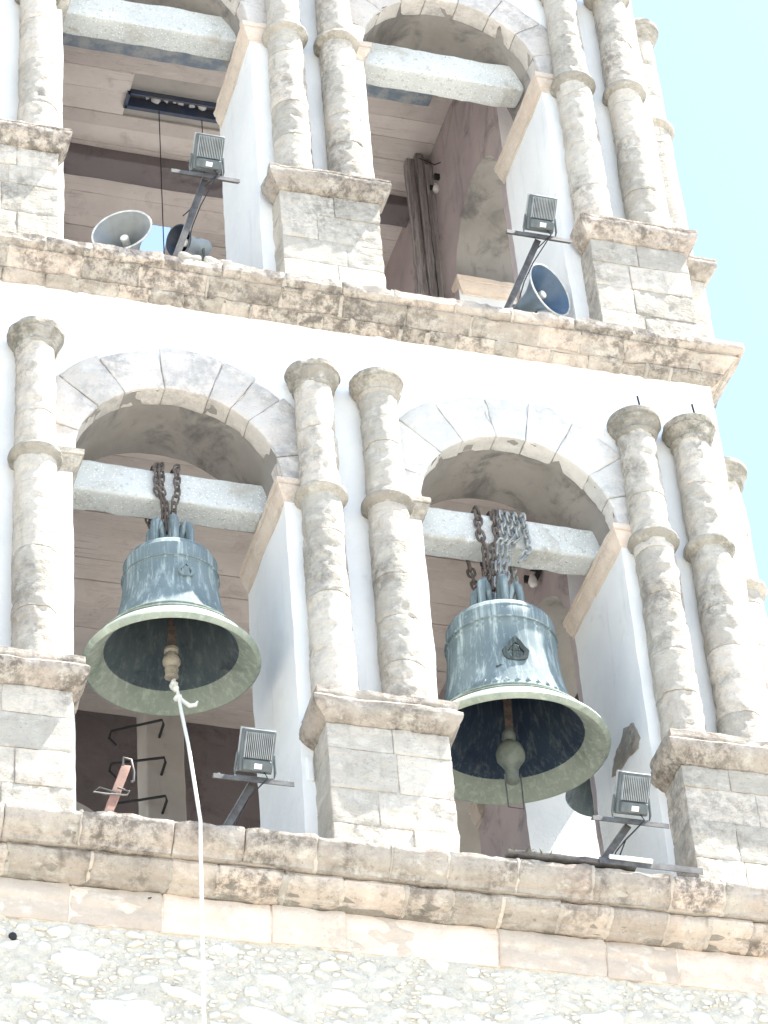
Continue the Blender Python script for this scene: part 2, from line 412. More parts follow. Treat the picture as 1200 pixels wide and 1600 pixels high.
# ------------------------------------------------------------------ walls with arched openings
def wall(name, fm, u0, u1, z0, z1, thick, ops, mats, off=0., back=0.):
    """mats: 0 front plaster, 1 soffit, 2 inside"""
    bm = bmesh.new(); RES = .09
    def P(u, d, z):
        w = fm(u, -(d + off), z)
        v = Vector((nz(w, 2.2, 1, 2), nz(w, 2.2, 11, 2), nz(w, 2.2, 21, 2))) * .010 + Vector((nz(w, 9, 31, 3), nz(w, 9, 41, 3), nz(w, 9, 51, 3))) * .004
        return bm.verts.new(w + v)
    def grid(fn, na, nb, mi):
        G = [[fn(i / na, j / nb) for j in range(nb + 1)] for i in range(na + 1)]
        for i in range(na):
            for j in range(nb):
                fc = bm.faces.new((G[i][j], G[i + 1][j], G[i + 1][j + 1], G[i][j + 1])); fc.material_index = mi
    nn = lambda L: max(1, int(round(L / RES)))
    def solid(a, b, za, zb):
        for d, mi in ((0, 0), (thick, 2)):
            grid(lambda s, t: P(a + (b - a) * s, d, za + (zb - za) * t), nn(b - a), nn(zb - za), mi)
    cur = u0
    for (ua, ub, zs) in ops:
        solid(cur, ua, z0, z1); cur = ub
        r = (ub - ua) / 2; c = (ua + ub) / 2; n = 40
        for d, mi in ((0, 0), (thick, 2)):
            grid(lambda s, t: P(c - r * math.cos(math.pi * s), d, (zs + r * math.sin(math.pi * s)) * (1 - t) + z1 * t), n, nn(z1 - zs - r * .5), mi)
        grid(lambda s, t: P(c - r * math.cos(math.pi * s), thick * t, zs + r * math.sin(math.pi * s)), n, nn(thick), 1)
        for u in (ua, ub):
            grid(lambda s, t: P(u, thick * t, z0 + (zs - z0) * s), nn(zs - z0), nn(thick), 0)
    solid(cur, u1, z0, z1)
    for u in (u0, u1): grid(lambda s, t: P(u, thick * t, z0 + (z1 - z0) * s), nn(z1 - z0), nn(thick), 0)
    for z, mi in ((z1, 0), (z0, 0)):
        segs = [u0] + [x for o in ops for x in o[:2]] + [u1] if z == z0 else [u0, u1]
        for a, b in zip(segs[::2], segs[1::2]): grid(lambda s, t: P(a + (b - a) * s, thick * t, z), nn(b - a), nn(thick), mi)
    bmesh.ops.remove_doubles(bm, verts=bm.verts[:], dist=.0015)
    w = obj(name, bm, mats, TOWER)
    if back:   # the piers go deeper than the arches they carry
        edges = [u0] + [x for o in ops for x in o[:2]] + [u1]; zs = ops[0][2]
        for a, b in zip(edges[::2], edges[1::2]):
            bm = bmesh.new(); t0 = thick; thick_ = back
            def Q(u, d, z):
                ww = fm(u, -(d + off), z)
                return bm.verts.new(ww + Vector((nz(ww, 2.2, 1, 2), nz(ww, 2.2, 11, 2), nz(ww, 2.2, 21, 2))) * .010 + Vector((nz(ww, 9, 31, 3), nz(ww, 9, 41, 3), nz(ww, 9, 51, 3))) * .004)
            nu, nd, nzz = max(1, round((b - a) / .09)), 4, round((zs - z0) / .09)
            def gr(fn, na, nb, mi):
                G = [[fn(i / na, j / nb) for j in range(nb + 1)] for i in range(na + 1)]
                for i in range(na):
                    for j in range(nb): bm.faces.new((G[i][j], G[i + 1][j], G[i + 1][j + 1], G[i][j + 1])).material_index = mi
            for u in (a, b): gr(lambda s, t: Q(u, t0 - .003 + (thick_ - t0 + .003) * t, z0 + (zs - z0) * s), nzz, nd, 0)
            gr(lambda s, t: Q(a + (b - a) * s, thick_, z0 + (zs - z0) * t), nu, nzz, 2)
            gr(lambda s, t: Q(a + (b - a) * s, t0 - .003 + (thick_ - t0 + .003) * t, zs), nu, nd, 2)
            bmesh.ops.remove_doubles(bm, verts=bm.verts[:], dist=.0015)
            obj('pier_back', bm, mats, w)
    return w
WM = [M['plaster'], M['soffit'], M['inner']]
LZ0, LZ1, UZ0, UZ1 = 13.85, 19.32, 19.3, 25.2
ZS, ZU = 17.53, 22.62
UO = .06   # the upper wall stands back a little
OPS_L = [(-2.30, -.755, ZS), (.275, 1.812, ZS)]
OPS_U = [(-2.345, -.785, ZU), (.185, 1.745, ZU)]
SOPS_L = [(1.16, 2.5, ZS), (3.58, 4.92, ZS)]
SOPS_U = [(1.20, 2.5, ZU), (3.58, 4.88, ZU)]
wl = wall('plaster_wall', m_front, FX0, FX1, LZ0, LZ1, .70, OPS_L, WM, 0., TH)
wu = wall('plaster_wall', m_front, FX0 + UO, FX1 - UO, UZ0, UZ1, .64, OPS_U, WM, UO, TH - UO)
for fm in (m_right, m_left):
    wall('plaster_wall', fm, TH, DEP - TH, LZ0, LZ1, .965, SOPS_L, WM)
    wall('plaster_wall', fm, TH, DEP - TH, UZ0, UZ1, .965, SOPS_U, WM, UO)
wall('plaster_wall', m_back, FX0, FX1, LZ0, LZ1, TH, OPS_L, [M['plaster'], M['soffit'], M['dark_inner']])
wall('plaster_wall', m_back, FX0 + UO, FX1 - UO, UZ0, 24.72, TH - UO, OPS_U, WM, UO)

# base of the tower: rubble masonry below the bell stage
base = obj('rubble_base_wall', box(FX0 - .05, FX1 + .05, -.05, DEP + .05, 0, 13.6), M['rub_mortar'], TOWER, smooth=False)
def rubble_relief():
    bm = bmesh.new(); nx, nzv = 280, 190; V = []
    for i in range(nx + 1):
        V.append([])
        for j in range(nzv + 1):
            x = -3.3 + 6.07 * i / nx; z = 9.5 + 4.0 * j / nzv
            d = .022 * nz((x, 0, z), 4, 3, 5) + .016 * nz((x, 0, z), 15, 6, 4) + .004
            d *= min(1, (z - 9.5) / .8)
            V[i].append(bm.verts.new((x, -.060 - max(-.006, d), z)))
    for i in range(nx):
        for j in range(nzv): bm.faces.new((V[i][j], V[i + 1][j], V[i + 1][j + 1], V[i][j + 1]))
    return bm
obj('mortar_face', rubble_relief(), M['rub_mortar'], base)
def blob(cx, cz, rx, rz, th, seed, seg=11, bm=None, y=-.062):
    bm = bm or bmesh.new(); rot = random.uniform(-.35, .35); rings = []
    k0 = random.random() * 9
    for (s, d) in ((1.05, -.015), (1.0, th * .35), (.86, th * .8), (.5, th)):
        ring = []
        for k in range(seg):
            a = 2 * math.pi * k / seg
            rad = 1 + .46 * noise.noise((math.cos(a) * 1.3 + seed, math.sin(a) * 1.3, k0)) + .12 * noise.noise((math.cos(a) * 4 + seed, math.sin(a) * 4, k0))
            ca = abs(math.cos(a)) ** .8 * (1 if math.cos(a) > 0 else -1); sa = abs(math.sin(a)) ** .8 * (1 if math.sin(a) > 0 else -1)
            x = ca * rx * rad * s; z = sa * rz * rad * s
            ring.append(bm.verts.new((cx + x * math.cos(rot) - z * math.sin(rot), y - d * (1 + .5 * noise.noise((x * 20 + seed, z * 20, s))), cz + x * math.sin(rot) + z * math.cos(rot))))
        rings.append(ring)
    for a, b in zip(rings, rings[1:]):
        for k in range(seg): bm.faces.new((a[k], a[(k + 1) % seg], b[(k + 1) % seg], b[k]))
    bm.faces.new(rings[-1]); return bm
BIG = [(-2.33, 13.20, .15, .095), (-1.97, 12.85, .22, .10), (-1.56, 13.26, .12, .05), (-1.62, 13.02, .11, .04), (-1.05, 12.86, .26, .10), (-1.05, 13.18, .13, .05), (-.62, 13.12, .17, .055),
       (-.45, 12.80, .24, .11), (.05, 13.16, .12, .05), (.25, 12.9, .25, .11), (.75, 13.05, .17, .07), (1.15, 13.15, .15, .06), (1.3, 12.88, .2, .08), (1.75, 13.05, .16, .06), (2.1, 13.15, .15, .06), (-2.6, 12.95, .14, .06)]
placed = list(BIG)
for i, (x, z, rx, rz) in enumerate(BIG):
    o = obj('rubble_stone', blob(x, z, rx, rz, .022, i * 3.1, 26), M['rubble_white'] if i in (0, 1, 2, 4, 7, 9, 3, 11) else M['rubble'], base)
extra = []
for t in range(26000):
    r = random.uniform(.012, .075) * random.uniform(.4, 1); x = random.uniform(-3.0, 2.7); z = random.uniform(12.35, 13.44)
    rx = r * random.uniform(1.0, 1.7); rz = r * random.uniform(.55, .85)
    if all((abs(x - a) > (rx + c) * .93 or abs(z - b) > (rz + d) * .93) for a, b, c, d in placed):
        placed.append((x, z, rx, rz)); extra.append((x, z, rx, rz))
extra.sort(key=lambda e: -(e[2] * e[3]))
for i, e in enumerate(extra[:280]):
    obj('rubble_stone', blob(*e, .015, i * 1.7, 11), M['rubble_white'] if random.random() < .10 else M['rubble'], base)
low = []
for t in range(3500):
    r = random.uniform(.03, .13); x = random.uniform(-3.1, 2.6); z = random.uniform(9.8, 12.4)
    rx = r * random.uniform(1.0, 1.7); rz = r * random.uniform(.5, .8)
    if all((abs(x - a) > (rx + c) * .95 or abs(z - b) > (rz + d) * .95) for a, b, c, d in low): low.append((x, z, rx, rz))
bm = bmesh.new()
for i, e in enumerate(low): blob(*e, .013, i * 1.9, 9, bm)
for i, e in enumerate(extra[280:]): blob(*e, .007, i * 2.3, 7, bm)
o = obj('rubble_pebbles', bm, M['rubble'], base); o['kind'] = 'stuff'

# ------------------------------------------------------------------ cornices, string course
def course(parent, name, prof, fm, u0, u1, lens, mat, seed, mit0=0, mit1=0, joints=True, **kw):
    cuts = [u0]; i = 0; rs = random.Random(seed)
    while cuts[-1] < u1 - .22:
        L = lens * rs.uniform(.72, 1.35); cuts.append(min(cuts[-1] + L, u1))
    if u1 - cuts[-1] > 1e-6: cuts[-1] = u1
    for cx in cuts[1:-1]:
        if joints and rs.random() < .75:
            w = rs.uniform(.010, .026)
            obj('mortar_joint', prof_stone([(p[0] - .003, p[1]) for p in prof], cx - w, cx + w, fm, seed=seed + cx, res=.02, amp=.012, freq=14, top=.02), M['mortar'], parent)
    for a, b in zip(cuts, cuts[1:]):
        i += 1; jit = rs.uniform(-.006, .008)
        pr = [(p[0] + jit, p[1]) for p in prof]
        obj(name, prof_stone(pr, a + .003, b - .003, fm, seed=seed + i * 3.7, mit0=mit0 if a == u0 else 0, mit1=mit1 if b == u1 else 0, **kw), mat, parent)
def core(parent, prof, fm, u0, u1, mat, ins=.024, mit0=0, mit1=0):
    pr = [(p[0] - ins, p[1]) for p in prof]
    o = obj('mortar_bed', prof_stone(pr, u0, u1, fm, res=.12, amp=.005, seed=u0 + 3, mit0=mit0, mit1=mit1), mat, parent)
A_L = [(-.30, 14.115), (.39, 14.125), (.425, 14.105), (.43, 14.06), (.41, 13.995), (.375, 13.95), (.335, 13.93), (.325, 13.90), (-.3, 13.90)]
B_L = [(-.30, 13.893), (.285, 13.893), (.300, 13.865), (.285, 13.825), (.24, 13.79), (.18, 13.775), (.175, 13.755), (.135, 13.748), (-.3, 13.748)]
C_L = [(-.20, 13.742), (.105, 13.742), (.118, 13.70), (.118, 13.64), (.10, 13.61), (.095, 13.55), (.075, 13.475), (-.2, 13.47)]
A_U = [(-.30, 19.475), (.205, 19.49), (.235, 19.478), (.238, 19.40), (.215, 19.375), (.19, 19.365), (-.3, 19.365)]
B_U = [(-.30, 19.360), (.195, 19.360), (.200, 19.338), (.165, 19.32), (.135, 19.272), (.105, 19.245), (.10, 19.235), (-.3, 19.235)]
C_U = [(-.30, 19.230), (.085, 19.230), (.075, 19.205), (.04, 19.185), (.015, 19.165), (-.3, 19.16)]
lowc = obj('lower_cornice', prof_stone([(p[0] - .026, p[1]) for p in A_L], FX0, FX1, m_front, res=.12, mit0=-1, mit1=1), M['mortar'], TOWER)
core(lowc, B_L, m_front, FX0, FX1, M['joint'], mit0=-1, mit1=1)
course(lowc, 'cornice_stone', A_L, m_front, FX0, FX1, .46, M['cornice'], 11, -1, 1, amp=.008, pit=.011, top=.035)
course(lowc, 'cornice_stone', B_L, m_front, FX0, FX1, .40, M['cornice'], 23, -1, 1, amp=.007, pit=.009)
strg = obj('string_course', prof_stone([(p[0] - .008, p[1]) for p in C_L], FX0, FX1, m_front, res=.12), M['pink'], TOWER)
course(strg, 'string_stone', C_L, m_front, FX0, FX1, .62, M['pink'], 31, joints=False, amp=.010, pit=.007)
upc = obj('upper_cornice', prof_stone([(p[0] - .024, p[1]) for p in A_U], FX0, FX1, m_front, res=.12, mit0=-1, mit1=1), M['mortar'], TOWER)
core(upc, B_U, m_front, FX0, FX1, M['mortar'], mit0=-1, mit1=1); core(upc, C_U, m_front, FX0, FX1, M['mortar'], mit0=-1, mit1=1)
course(upc, 'cornice_stone', A_U, m_front, FX0, FX1, .42, M['cornice'], 41, -1, 1, amp=.008, pit=.011, top=.03)
course(upc, 'cornice_stone', B_U, m_front, FX0, FX1, .44, M['cornice'], 53, -1, 1, amp=.007, pit=.012)
course(upc, 'cornice_stone', C_U, m_front, FX0, FX1, .24, M['cornice'], 67, -1, 1, amp=.007, pit=.01)
for nm, fm, a, b in (('right', m_right, 0, DEP), ('left', m_left, 0, DEP), ('back', m_back, FX0, FX1)):
    for host, profs in ((lowc, (A_L, B_L)), (upc, (A_U, B_U, C_U))):
        for k, pr in enumerate(profs):
            if nm == 'right': course(host, 'cornice_stone', pr, fm, a, b, .5, M['cornice'], 71 + k, -1, 1, amp=.008, pit=.012)
            else: obj('cornice_run', prof_stone(pr, a, b, fm, res=.25, mit0=-1, mit1=1), M['cornice'], host)
    obj('string_run', prof_stone(C_L, a, b, fm, res=.25, mit0=-1, mit1=1), M['pink'], strg)
T_U = [(-.30, 25.25), (.25, 25.25), (.25, 25.15), (.20, 25.10), (.12, 25.0), (.02, 24.93), (-.3, 24.93)]
topc = None
for fm, a, b in ((m_front, FX0, FX1), (m_right, 0, DEP), (m_left, 0, DEP)):
    o = obj('top_cornice', prof_stone(T_U, a, b, fm, res=.2, mit0=-1, mit1=1), M['cornice'], TOWER)

# ------------------------------------------------------------------ floors, ceilings, roof
obj('floor_slab', box(FX0 + .9, FX1 - .9, 1.0, DEP - 1.0, 13.8, 14.0), M['post'], TOWER, smooth=False)
def ceiling(z, holes, seed, zt):
    rs = random.Random(seed); y = .66
    host = obj('ceiling', bmesh.new(), M['boards'], TOWER)
    bm = bmesh.new()
    while y < DEP - TH:
        w = rs.uniform(.16, .36); y1 = min(y + w, DEP - TH + .02)
        spans = [(FX0 + .94, FX1 - .94)]
        for (hx0, hx1, hy0, hy1) in holes:
            if y < hy1 - .01 and y1 > hy0 + .01:
                spans = [s for a, b in spans for s in ((a, min(b, hx0)), (max(a, hx1), b)) if s[1] - s[0] > .02]
        dz = rs.uniform(0, .010)
        for a, b in spans:
            obj('ceiling_board', lattice((a, y + .002, z + dz), (b, y1 - .003, z + .028), res=.16, bev=.004, amp=.003, freq=4, seed=y), M['boards'], host, smooth=True)
        y = y1
    xs = sorted({FX0 + .9, FX1 - .9, *[h[0] for h in holes], *[h[1] for h in holes]}); ys = sorted({.66, DEP - 1.0, *[h[2] for h in holes], *[h[3] for h in holes]})
    for a, b in zip(xs, xs[1:]):
        for c, d in zip(ys, ys[1:]):
            mx, my = (a + b) / 2, (c + d) / 2
            if any(h[0] < mx < h[1] and h[2] < my < h[3] and h[4 - 4] == h[0] for h in holes): continue
            box(a, b, c, d, z + .03, zt, bm)
    bmesh.ops.remove_doubles(bm, verts=bm.verts[:], dist=1e-5)
    obj('slab', bm, M['post'], host, smooth=False)
    return host
cl = ceiling(19.22, [], 3, 19.44)
HZ = 24.60
SKYHATCH = (-.92, -.40, 4.27, 5.06)
cu = ceiling(HZ, [SKYHATCH, (-1.18, -.05, 2.645, 2.80)], 5, HZ + .10)
obj('slot_cover', box(-1.3, .1, 2.5, 2.95, HZ + .11, HZ + .2), M['dark_inner'], cu, smooth=False)
fr = bmesh.new()
for (a, b, c, d) in ((-1.19, -.04, 2.635, 2.655), (-1.19, -.04, 2.79, 2.83), (-1.20, -1.17, 2.635, 2.83)): box(a, b, c, d, HZ - .03, HZ + .09, fr)
obj('hatch_frame', fr, M['blue_frame'], cu, smooth=False)
for i in range(7):
    x = -1.02 + i * .085 + random.uniform(-.02, .02)
    obj('rubble_piece', lattice((x, 2.69, HZ + .05), (x + random.uniform(.03, .06), 2.76, HZ + .105), res=.03, bev=.012, amp=.02, freq=20, seed=i), M['rag'], cu)
obj('ceiling_beam', lattice((FX0 + .95, 3.38, HZ - .13), (FX1 - .95, 3.66, HZ + .02), res=.12, bev=.015, amp=.008, freq=5), M['dark_inner'], cu)
obj('ceiling_beam', lattice((FX0 + .95, 1.84, HZ - .06), (FX1 - .95 - .28, 2.19, HZ + .02), res=.12, bev=.012, amp=.008, freq=5), M['blue_paint'], cu)
for (x, y) in ((-1.28, 1.32), (1.13, 1.30)):
    obj('pipe_stub', lathe([(.05, -.09), (.05, .05), (.035, .05), (.035, -.09), (.05, -.09)], (x, y, 19.2), 14), M['post'], cl)
# posts
p1 = obj('corner_post', lattice((-.85, 4.0, 13.9), (-.53, 4.34, 19.23), res=.12, bev=.015, amp=.006, freq=5), M['post'], TOWER)
def timber():
    n = NT('old_split_timber')
    g1 = n.noise(1.3, 9, .74, scl=(26, 26, .9), dist=.4)
    a = n.mix(n.step(g1, .36, .66), (.17, .15, .145), (.44, .405, .385))
    a = n.mix(n.step(n.noise(2, 7, .7, scl=(12, 12, .8)), .55, .68, 0, .8), a, (.08, .075, .085))
    return n.done(a, .9, n.bump(g1, .9, .02))
M['timber'] = timber()
sp = obj('side_post', lattice((1.60, 2.84, 19.4), (1.88, 3.12, HZ - .02), res=.10, bev=.02, amp=.010, freq=6), M['timber'], TOWER)
rs = random.Random(4)
for k, (x, y, w, d, dz) in enumerate(((1.50, 2.80, .085, .10, .10), (1.59, 2.785, .075, .08, .03), (1.67, 2.79, .10, .09, .16), (1.775, 2.80, .09, .10, .06))):
    obj('timber_plank', lattice((x, y, 19.4), (x + w, y + d, HZ - dz), res=.07, bev=.014, amp=.010, freq=5, seed=k * 4.), M['timber'], sp)
o = obj('slack_wire', tube([(1.62, 2.77, HZ - .12), (1.72, 2.66, HZ - .30), (1.77, 2.55, HZ - .36), (1.79, 2.45, HZ - .30), (1.795, 2.30, HZ - .08)], .006, 5), M['black'], TOWER)
for pa, pb in (((-1.116, 4.12, 18.342), (-.75, 3.84, 18.30)), ((-1.12, 4.12, 18.005), (-.742, 3.84, 17.915)), ((-1.10, 4.12, 17.601), (-.741, 3.84, 17.528))):
    pa = Vector(pa); pb = Vector(pb)
    pts = [pa + Vector((.06, .10, -.06)), pa + Vector((-.012, .03, -.05)), pa, pb, pb + Vector((.014, .02, -.03)), pb + Vector((.01, .18, -.06))]
    obj('iron_rung', tube(pts, .0115, 8), M['black'], p1)

# ------------------------------------------------------------------ arches: voussoirs
def arch(c, zs, r0, r1, n, y0, y1, mat, seed, ao=0., vary=.12, special=None):
    rs = random.Random(seed); host = obj('arch', bmesh.new(), mat, TOWER)
    ws = [1 + rs.uniform(-vary, vary) * 2 for _ in range(n)]; tot = sum(ws); a = ao; span = math.pi - 2 * ao; rm = (r0 + r1) / 2
    for i, w in enumerate(ws):
        da = span * w / tot; a0, a1 = a, a + da; a = a1
        rr1 = r1 + rs.uniform(-.03, .03)
        def f(p):
            th = math.pi - p.x / rm; return Vector((c + math.cos(th) * p.z, p.y, zs + math.sin(th) * p.z))
        obj('voussoir', lattice((a0 * rm + .002, y0 + rs.uniform(-.004, .004), r0), (a1 * rm - .002, y1, rr1), res=.045, bev=.012, amp=.006, freq=8, seed=seed + i, f=f, pit=.012), mat, host)
    return host
aL = arch(-1.527, ZS, .762, 1.155, 9, -.028, .16, M['voussoir_grey'], 3, vary=.22)
aR = arch(1.043, ZS, .760, 1.165, 9, -.026, .14, M['voussoir'], 8, vary=.08)
aUL = arch(-1.565, ZU, .772, 1.08, 9, UO - .027, UO + .16, M['voussoir_grey'], 13, vary=.15)
aUR = arch(.965, ZU, .772, 1.08, 9, UO - .027, UO + .16, M['voussoir_grey'], 18, vary=.15)
# imposts
IMP = [(.0, -.175), (.012, -.17), (.014, -.145), (.03, -.13), (.05, -.085), (.055, -.055), (.05, -.05), (.065, -.045), (.07, .0), (-.02, .002)]
def impost(x0, x1, zs, y0, y1, seed, mat=None):
    obj('impost', loft_rect([(o, zs + z) for o, z in IMP], x0, x1, y0, y1, res=.045, amp=.005, seed=seed, pit=.008), mat or M['pink'], TOWER)
impost(-.755, -.60, ZS, 0, TH - .02, 1); impost(1.812, 1.95, ZS, 0, TH + .04, 2)
impost(-2.45, -2.30, ZS, 0, TH - .02, 3, M['stone']); impost(.13, .275, ZS, 0, TH - .02, 4, M['stone'])
impost(-.785, -.62, ZU, UO, TH - .04, 5); impost(1.745, 1.89, ZU, UO, TH + .06, 6)
impost(-2.49, -2.345, ZU, UO, TH - .04, 7, M['stone']); impost(.04, .185, ZU, UO, TH - .04, 8)
for y0, y1 in ((2.5, 2.62), (3.46, 3.58)): 
    for zs in (ZS, ZU): impost(1.80, 2.7, zs, y0, y1, 9 + y0 + zs)

# ------------------------------------------------------------------ pedestals and columns
CAP = [(-.02, .0), (.012, .012), (.03, .03), (.072, .07), (.094, .105), (.098, .15), (.080, .172), (.066, .182), (.070, .19), (.070, .25), (.055, .262), (-.1, .268)]
CAPU = [(-.02, .0), (.02, .012), (.035, .03), (.06, .075), (.085, .11), (.092, .155), (.085, .175), (.09, .18), (.09, .195), (-.1, .20)]
def pedestal(x0, x1, y0, z0, z1, cap, seed, rows, mat):
    rs = random.Random(seed)
    h = obj('pedestal', lattice((x0 + .011, y0 + .011, z0), (x1 - .011, .2, z1), res=.15, bev=.004, amp=.002), M['mortar'], TOWER)
    zc = [z0 + .0] + [z0 + (z1 - z0) * r for r in rows] + [z1]
    for i, (a, b) in enumerate(zip(zc, zc[1:])):
        cut = rs.uniform(.35, .65); xm = x0 + (x1 - x0) * cut
        parts = [(x0, xm), (xm, x1)] if (i % 2 == 0 or len(rows) > 2) and b - a > .1 else [(x0, x1)]
        for (c, d) in parts:
            j = rs.uniform(-.006, .006)
            obj('pedestal_stone', lattice((c + .0012, y0 + j, a + .0012), (d - .0012, .1, b - .0012), res=.035, bev=.007, amp=.006, freq=12, seed=seed * 5, pit=.006), mat, h)
    obj('pedestal_cap', loft_rect([(o, z1 + z) for o, z in cap], x0, x1, y0, .012, res=.04, amp=.007, seed=seed, pit=.014), M['cornice'], h)
    return h
pedestal(-.667, .195, -.34, 14.09, 15.11, CAP, 2, (.20, .48, .80), M['stone'])
pedestal(-3.2, -2.385, -.34, 14.09, 15.11, CAP, 3, (.22, .5, .78), M['stone'])
pedestal(1.857, 2.69, -.34, 14.09, 15.11, CAP, 4, (.24, .55, .82), M['stone'])
pedestal(-.69, .118, -.17, 19.46, 20.47, CAPU, 5, (.25, .5, .78), M['stone'])
pedestal(-3.2, -2.432, -.17, 19.46, 20.47, CAPU, 6, (.3, .6, .8), M['stone'])
pedestal(1.865, 2.68, -.17, 19.46, 20.47, CAPU, 7, (.22, .5, .76), M['stone'])

def column(x, y, z0, zr, zc, r0, r1, seed, spike=False, res=.026, mat=None):
    """z0 foot, zr ring, zc top of capital"""
    rs = random.Random(seed); seg = 52 if res < .05 else 24
    zt = zc - .155
    col = obj('column', lathe([(r0 - .028, z0), (r1 - .028, zt)], (x, y, 0), 24, closed=True), M['joint'], TOWER)
    cuts = [z0]; 
    while cuts[-1] < zt - .28:
        nxt = cuts[-1] + rs.uniform(.34, .62)
        if abs(nxt - zr) < .14: nxt = zr
        elif cuts[-1] < zr < nxt: nxt = zr
        cuts.append(min(nxt, zt))
    cuts[-1] = zt
    rad = lambda z: r0 + (r1 - r0) * (z - z0) / (zt - z0)
    for i, (a, b) in enumerate(zip(cuts, cuts[1:])):
        j = rs.uniform(-.0025, .0025); ja = rs.uniform(-.0025, .0025)
        n = max(2, int((b - a) / res)); pr = [(rad(a) - .03, a + .001), (rad(a) - .004 + j, a + .0015)]
        pr += [(rad(a + (b - a) * k / n) + j, a + .006 + (b - a - .012) * k / n) for k in range(n + 1)]
        pr += [(rad(b) - .004 + j, b - .0015), (rad(b) - .03, b - .001)]
        obj('column_drum', lathe(pr, (x + ja, y, 0), seg, amp=.0050, freq=16, seed=seed, pit=.011), mat or M['stone'], col)
    rr = rad(zr)
    ring = [(rr - .01, zr - .075), (rr + .006, zr - .06), (rr + .012, zr - .045), (rr + .035, zr - .032), (rr + .046, zr - .008), (rr + .040, zr + .016), (rr + .022, zr + .026), (rr + .004, zr + .045), (rr - .02, zr + .05)]
    obj('ring_moulding', lathe(ring, (x, y, 0), seg + 8, amp=.003, freq=12, seed=seed, pit=.006), M['capital'], col)
    cp = [(r1 - .01, -.165), (r1 + .008, -.155), (r1 + .018, -.14), (r1 + .006, -.122), (r1 + .012, -.105), (r1 + .04, -.085), (r1 + .056, -.06), (r1 + .052, -.05), (r1 + .066, -.042), (r1 + .068, -.012), (r1 + .055, 0), (0.0, .004)]
    cpt = obj('capital', lathe([(r, zc + z * 1.25) for r, z in cp], (x, y, 0), seg + 8, amp=.004, freq=11, seed=seed + 1, pit=.012), M['capital'], col)
    if spike: obj('iron_spike', tube([(x + .0, y - .16, zc - .03), (x - .012, y - .16, zc + .12)], .008, 6), M['black'], cpt)
    return col
LZR, LZC = 17.34, 18.56
for i, (x, sp) in enumerate(((-3.14, 0), (-2.592, 0), (-.512, 0), (-.015, 0), (2.025, 1), (2.468, 1))):
    column(x, -.105, 15.36, LZR, LZC, .163, .142, 20 + i * 7, spike=sp)
for i, x in enumerate((-3.12, -2.57, -.515, -.075, 1.985, 2.44)):
    column(x, -.045, 20.65, 22.44, 23.75, .158, .138, 120 + i * 7)
for i, y in enumerate((.31, .76)):
    column(FX1 + .105, y, 15.36, LZR, LZC, .163, .142, 220 + i * 7, res=.06)
    column(FX1 + .045, y, 20.65, 22.44, 23.75, .158, .138, 250 + i * 7, res=.06)
# pedestals on the right-hand face
def side_ped(y0, y1, o, z0, z1, cap, seed):
    h = obj('pedestal', lattice((FX1 - .1, y0, z0), (FX1 + o, y1, z1), res=.06, bev=.012, amp=.007, freq=8, seed=seed, pit=.012), M['stone'], TOWER)
    bm = loft_rect([(q, z1 + z) for q, z in cap], y0, y1, -FX1 - o, -FX1 + .1, res=.06, amp=.007, seed=seed, pit=.014)
    for v in bm.verts: v.co = Vector((-v.co.y, v.co.x, v.co.z))
    obj('pedestal_cap', bm, M['cornice'], h)
side_ped(.10, .96, .34, 14.09, 15.11, CAP, 31); side_ped(.10, .96, .17, 19.46, 20.47, CAPU, 32)

# ------------------------------------------------------------------ small marks on the walls
def slab_blob(pts, th, f, seed, amp=.02):
    bm = bmesh.new(); c = Vector((sum(p[0] for p in pts) / len(pts), sum(p[1] for p in pts) / len(pts))); rings = []
    P2 = resample(pts + [pts[0]], .035)[:-1]
    for s, d in ((1.04, -.02), (1.0, th * .5), (.8, th), (.5, th * 1.1), (.2, th)):
        rings.append([bm.verts.new(f(c.x + (p.x - c.x) * s, c.y + (p.y - c.y) * s, d + (amp * noise.noise((p.x * 14 * s, p.y * 14 * s, seed)) if s < 1.02 else 0))) for p in P2])
    m = len(P2)
    for a, b in zip(rings, rings[1:]):
        for k in range(m): bm.faces.new((a[k], a[(k + 1) % m], b[(k + 1) % m], b[k]))
    bm.faces.new(rings[-1]); return bm
obj('exposed_stone', slab_blob([(.40, 15.97), (.24, 15.90), (.15, 15.70), (.22, 15.66), (.42, 15.72), (.60, 15.72), (.76, 15.80), (.62, 15.90), (.48, 15.93)], .012, lambda y, z, d: Vector((1.810 - d, y, z)), 4), M['joint'], wl)
obj('cover_plate', lattice((-.715, -.012, 14.86), (-.675, .02, 15.06), res=.05, bev=.004, amp=.002), M['plaster'], wl)

obj('iron_nail', tube([(-1.86, -.10, 13.70), (-1.855, -.17, 13.66)], .006, 5), M['rust'], strg)
obj('hole_dark_disc', lathe([(.001, .0), (.020, .002), (.026, .0), (.028, -.012)], (0, 0, 0), 12, amp=.004, freq=30), M['black'], base).matrix_local = Matrix.Translation((-2.72, -.080, 13.33)) @ Matrix.Rotation(math.pi / 2, 4, 'X')  # solid black disc; its colour paints the dark inside a small hole
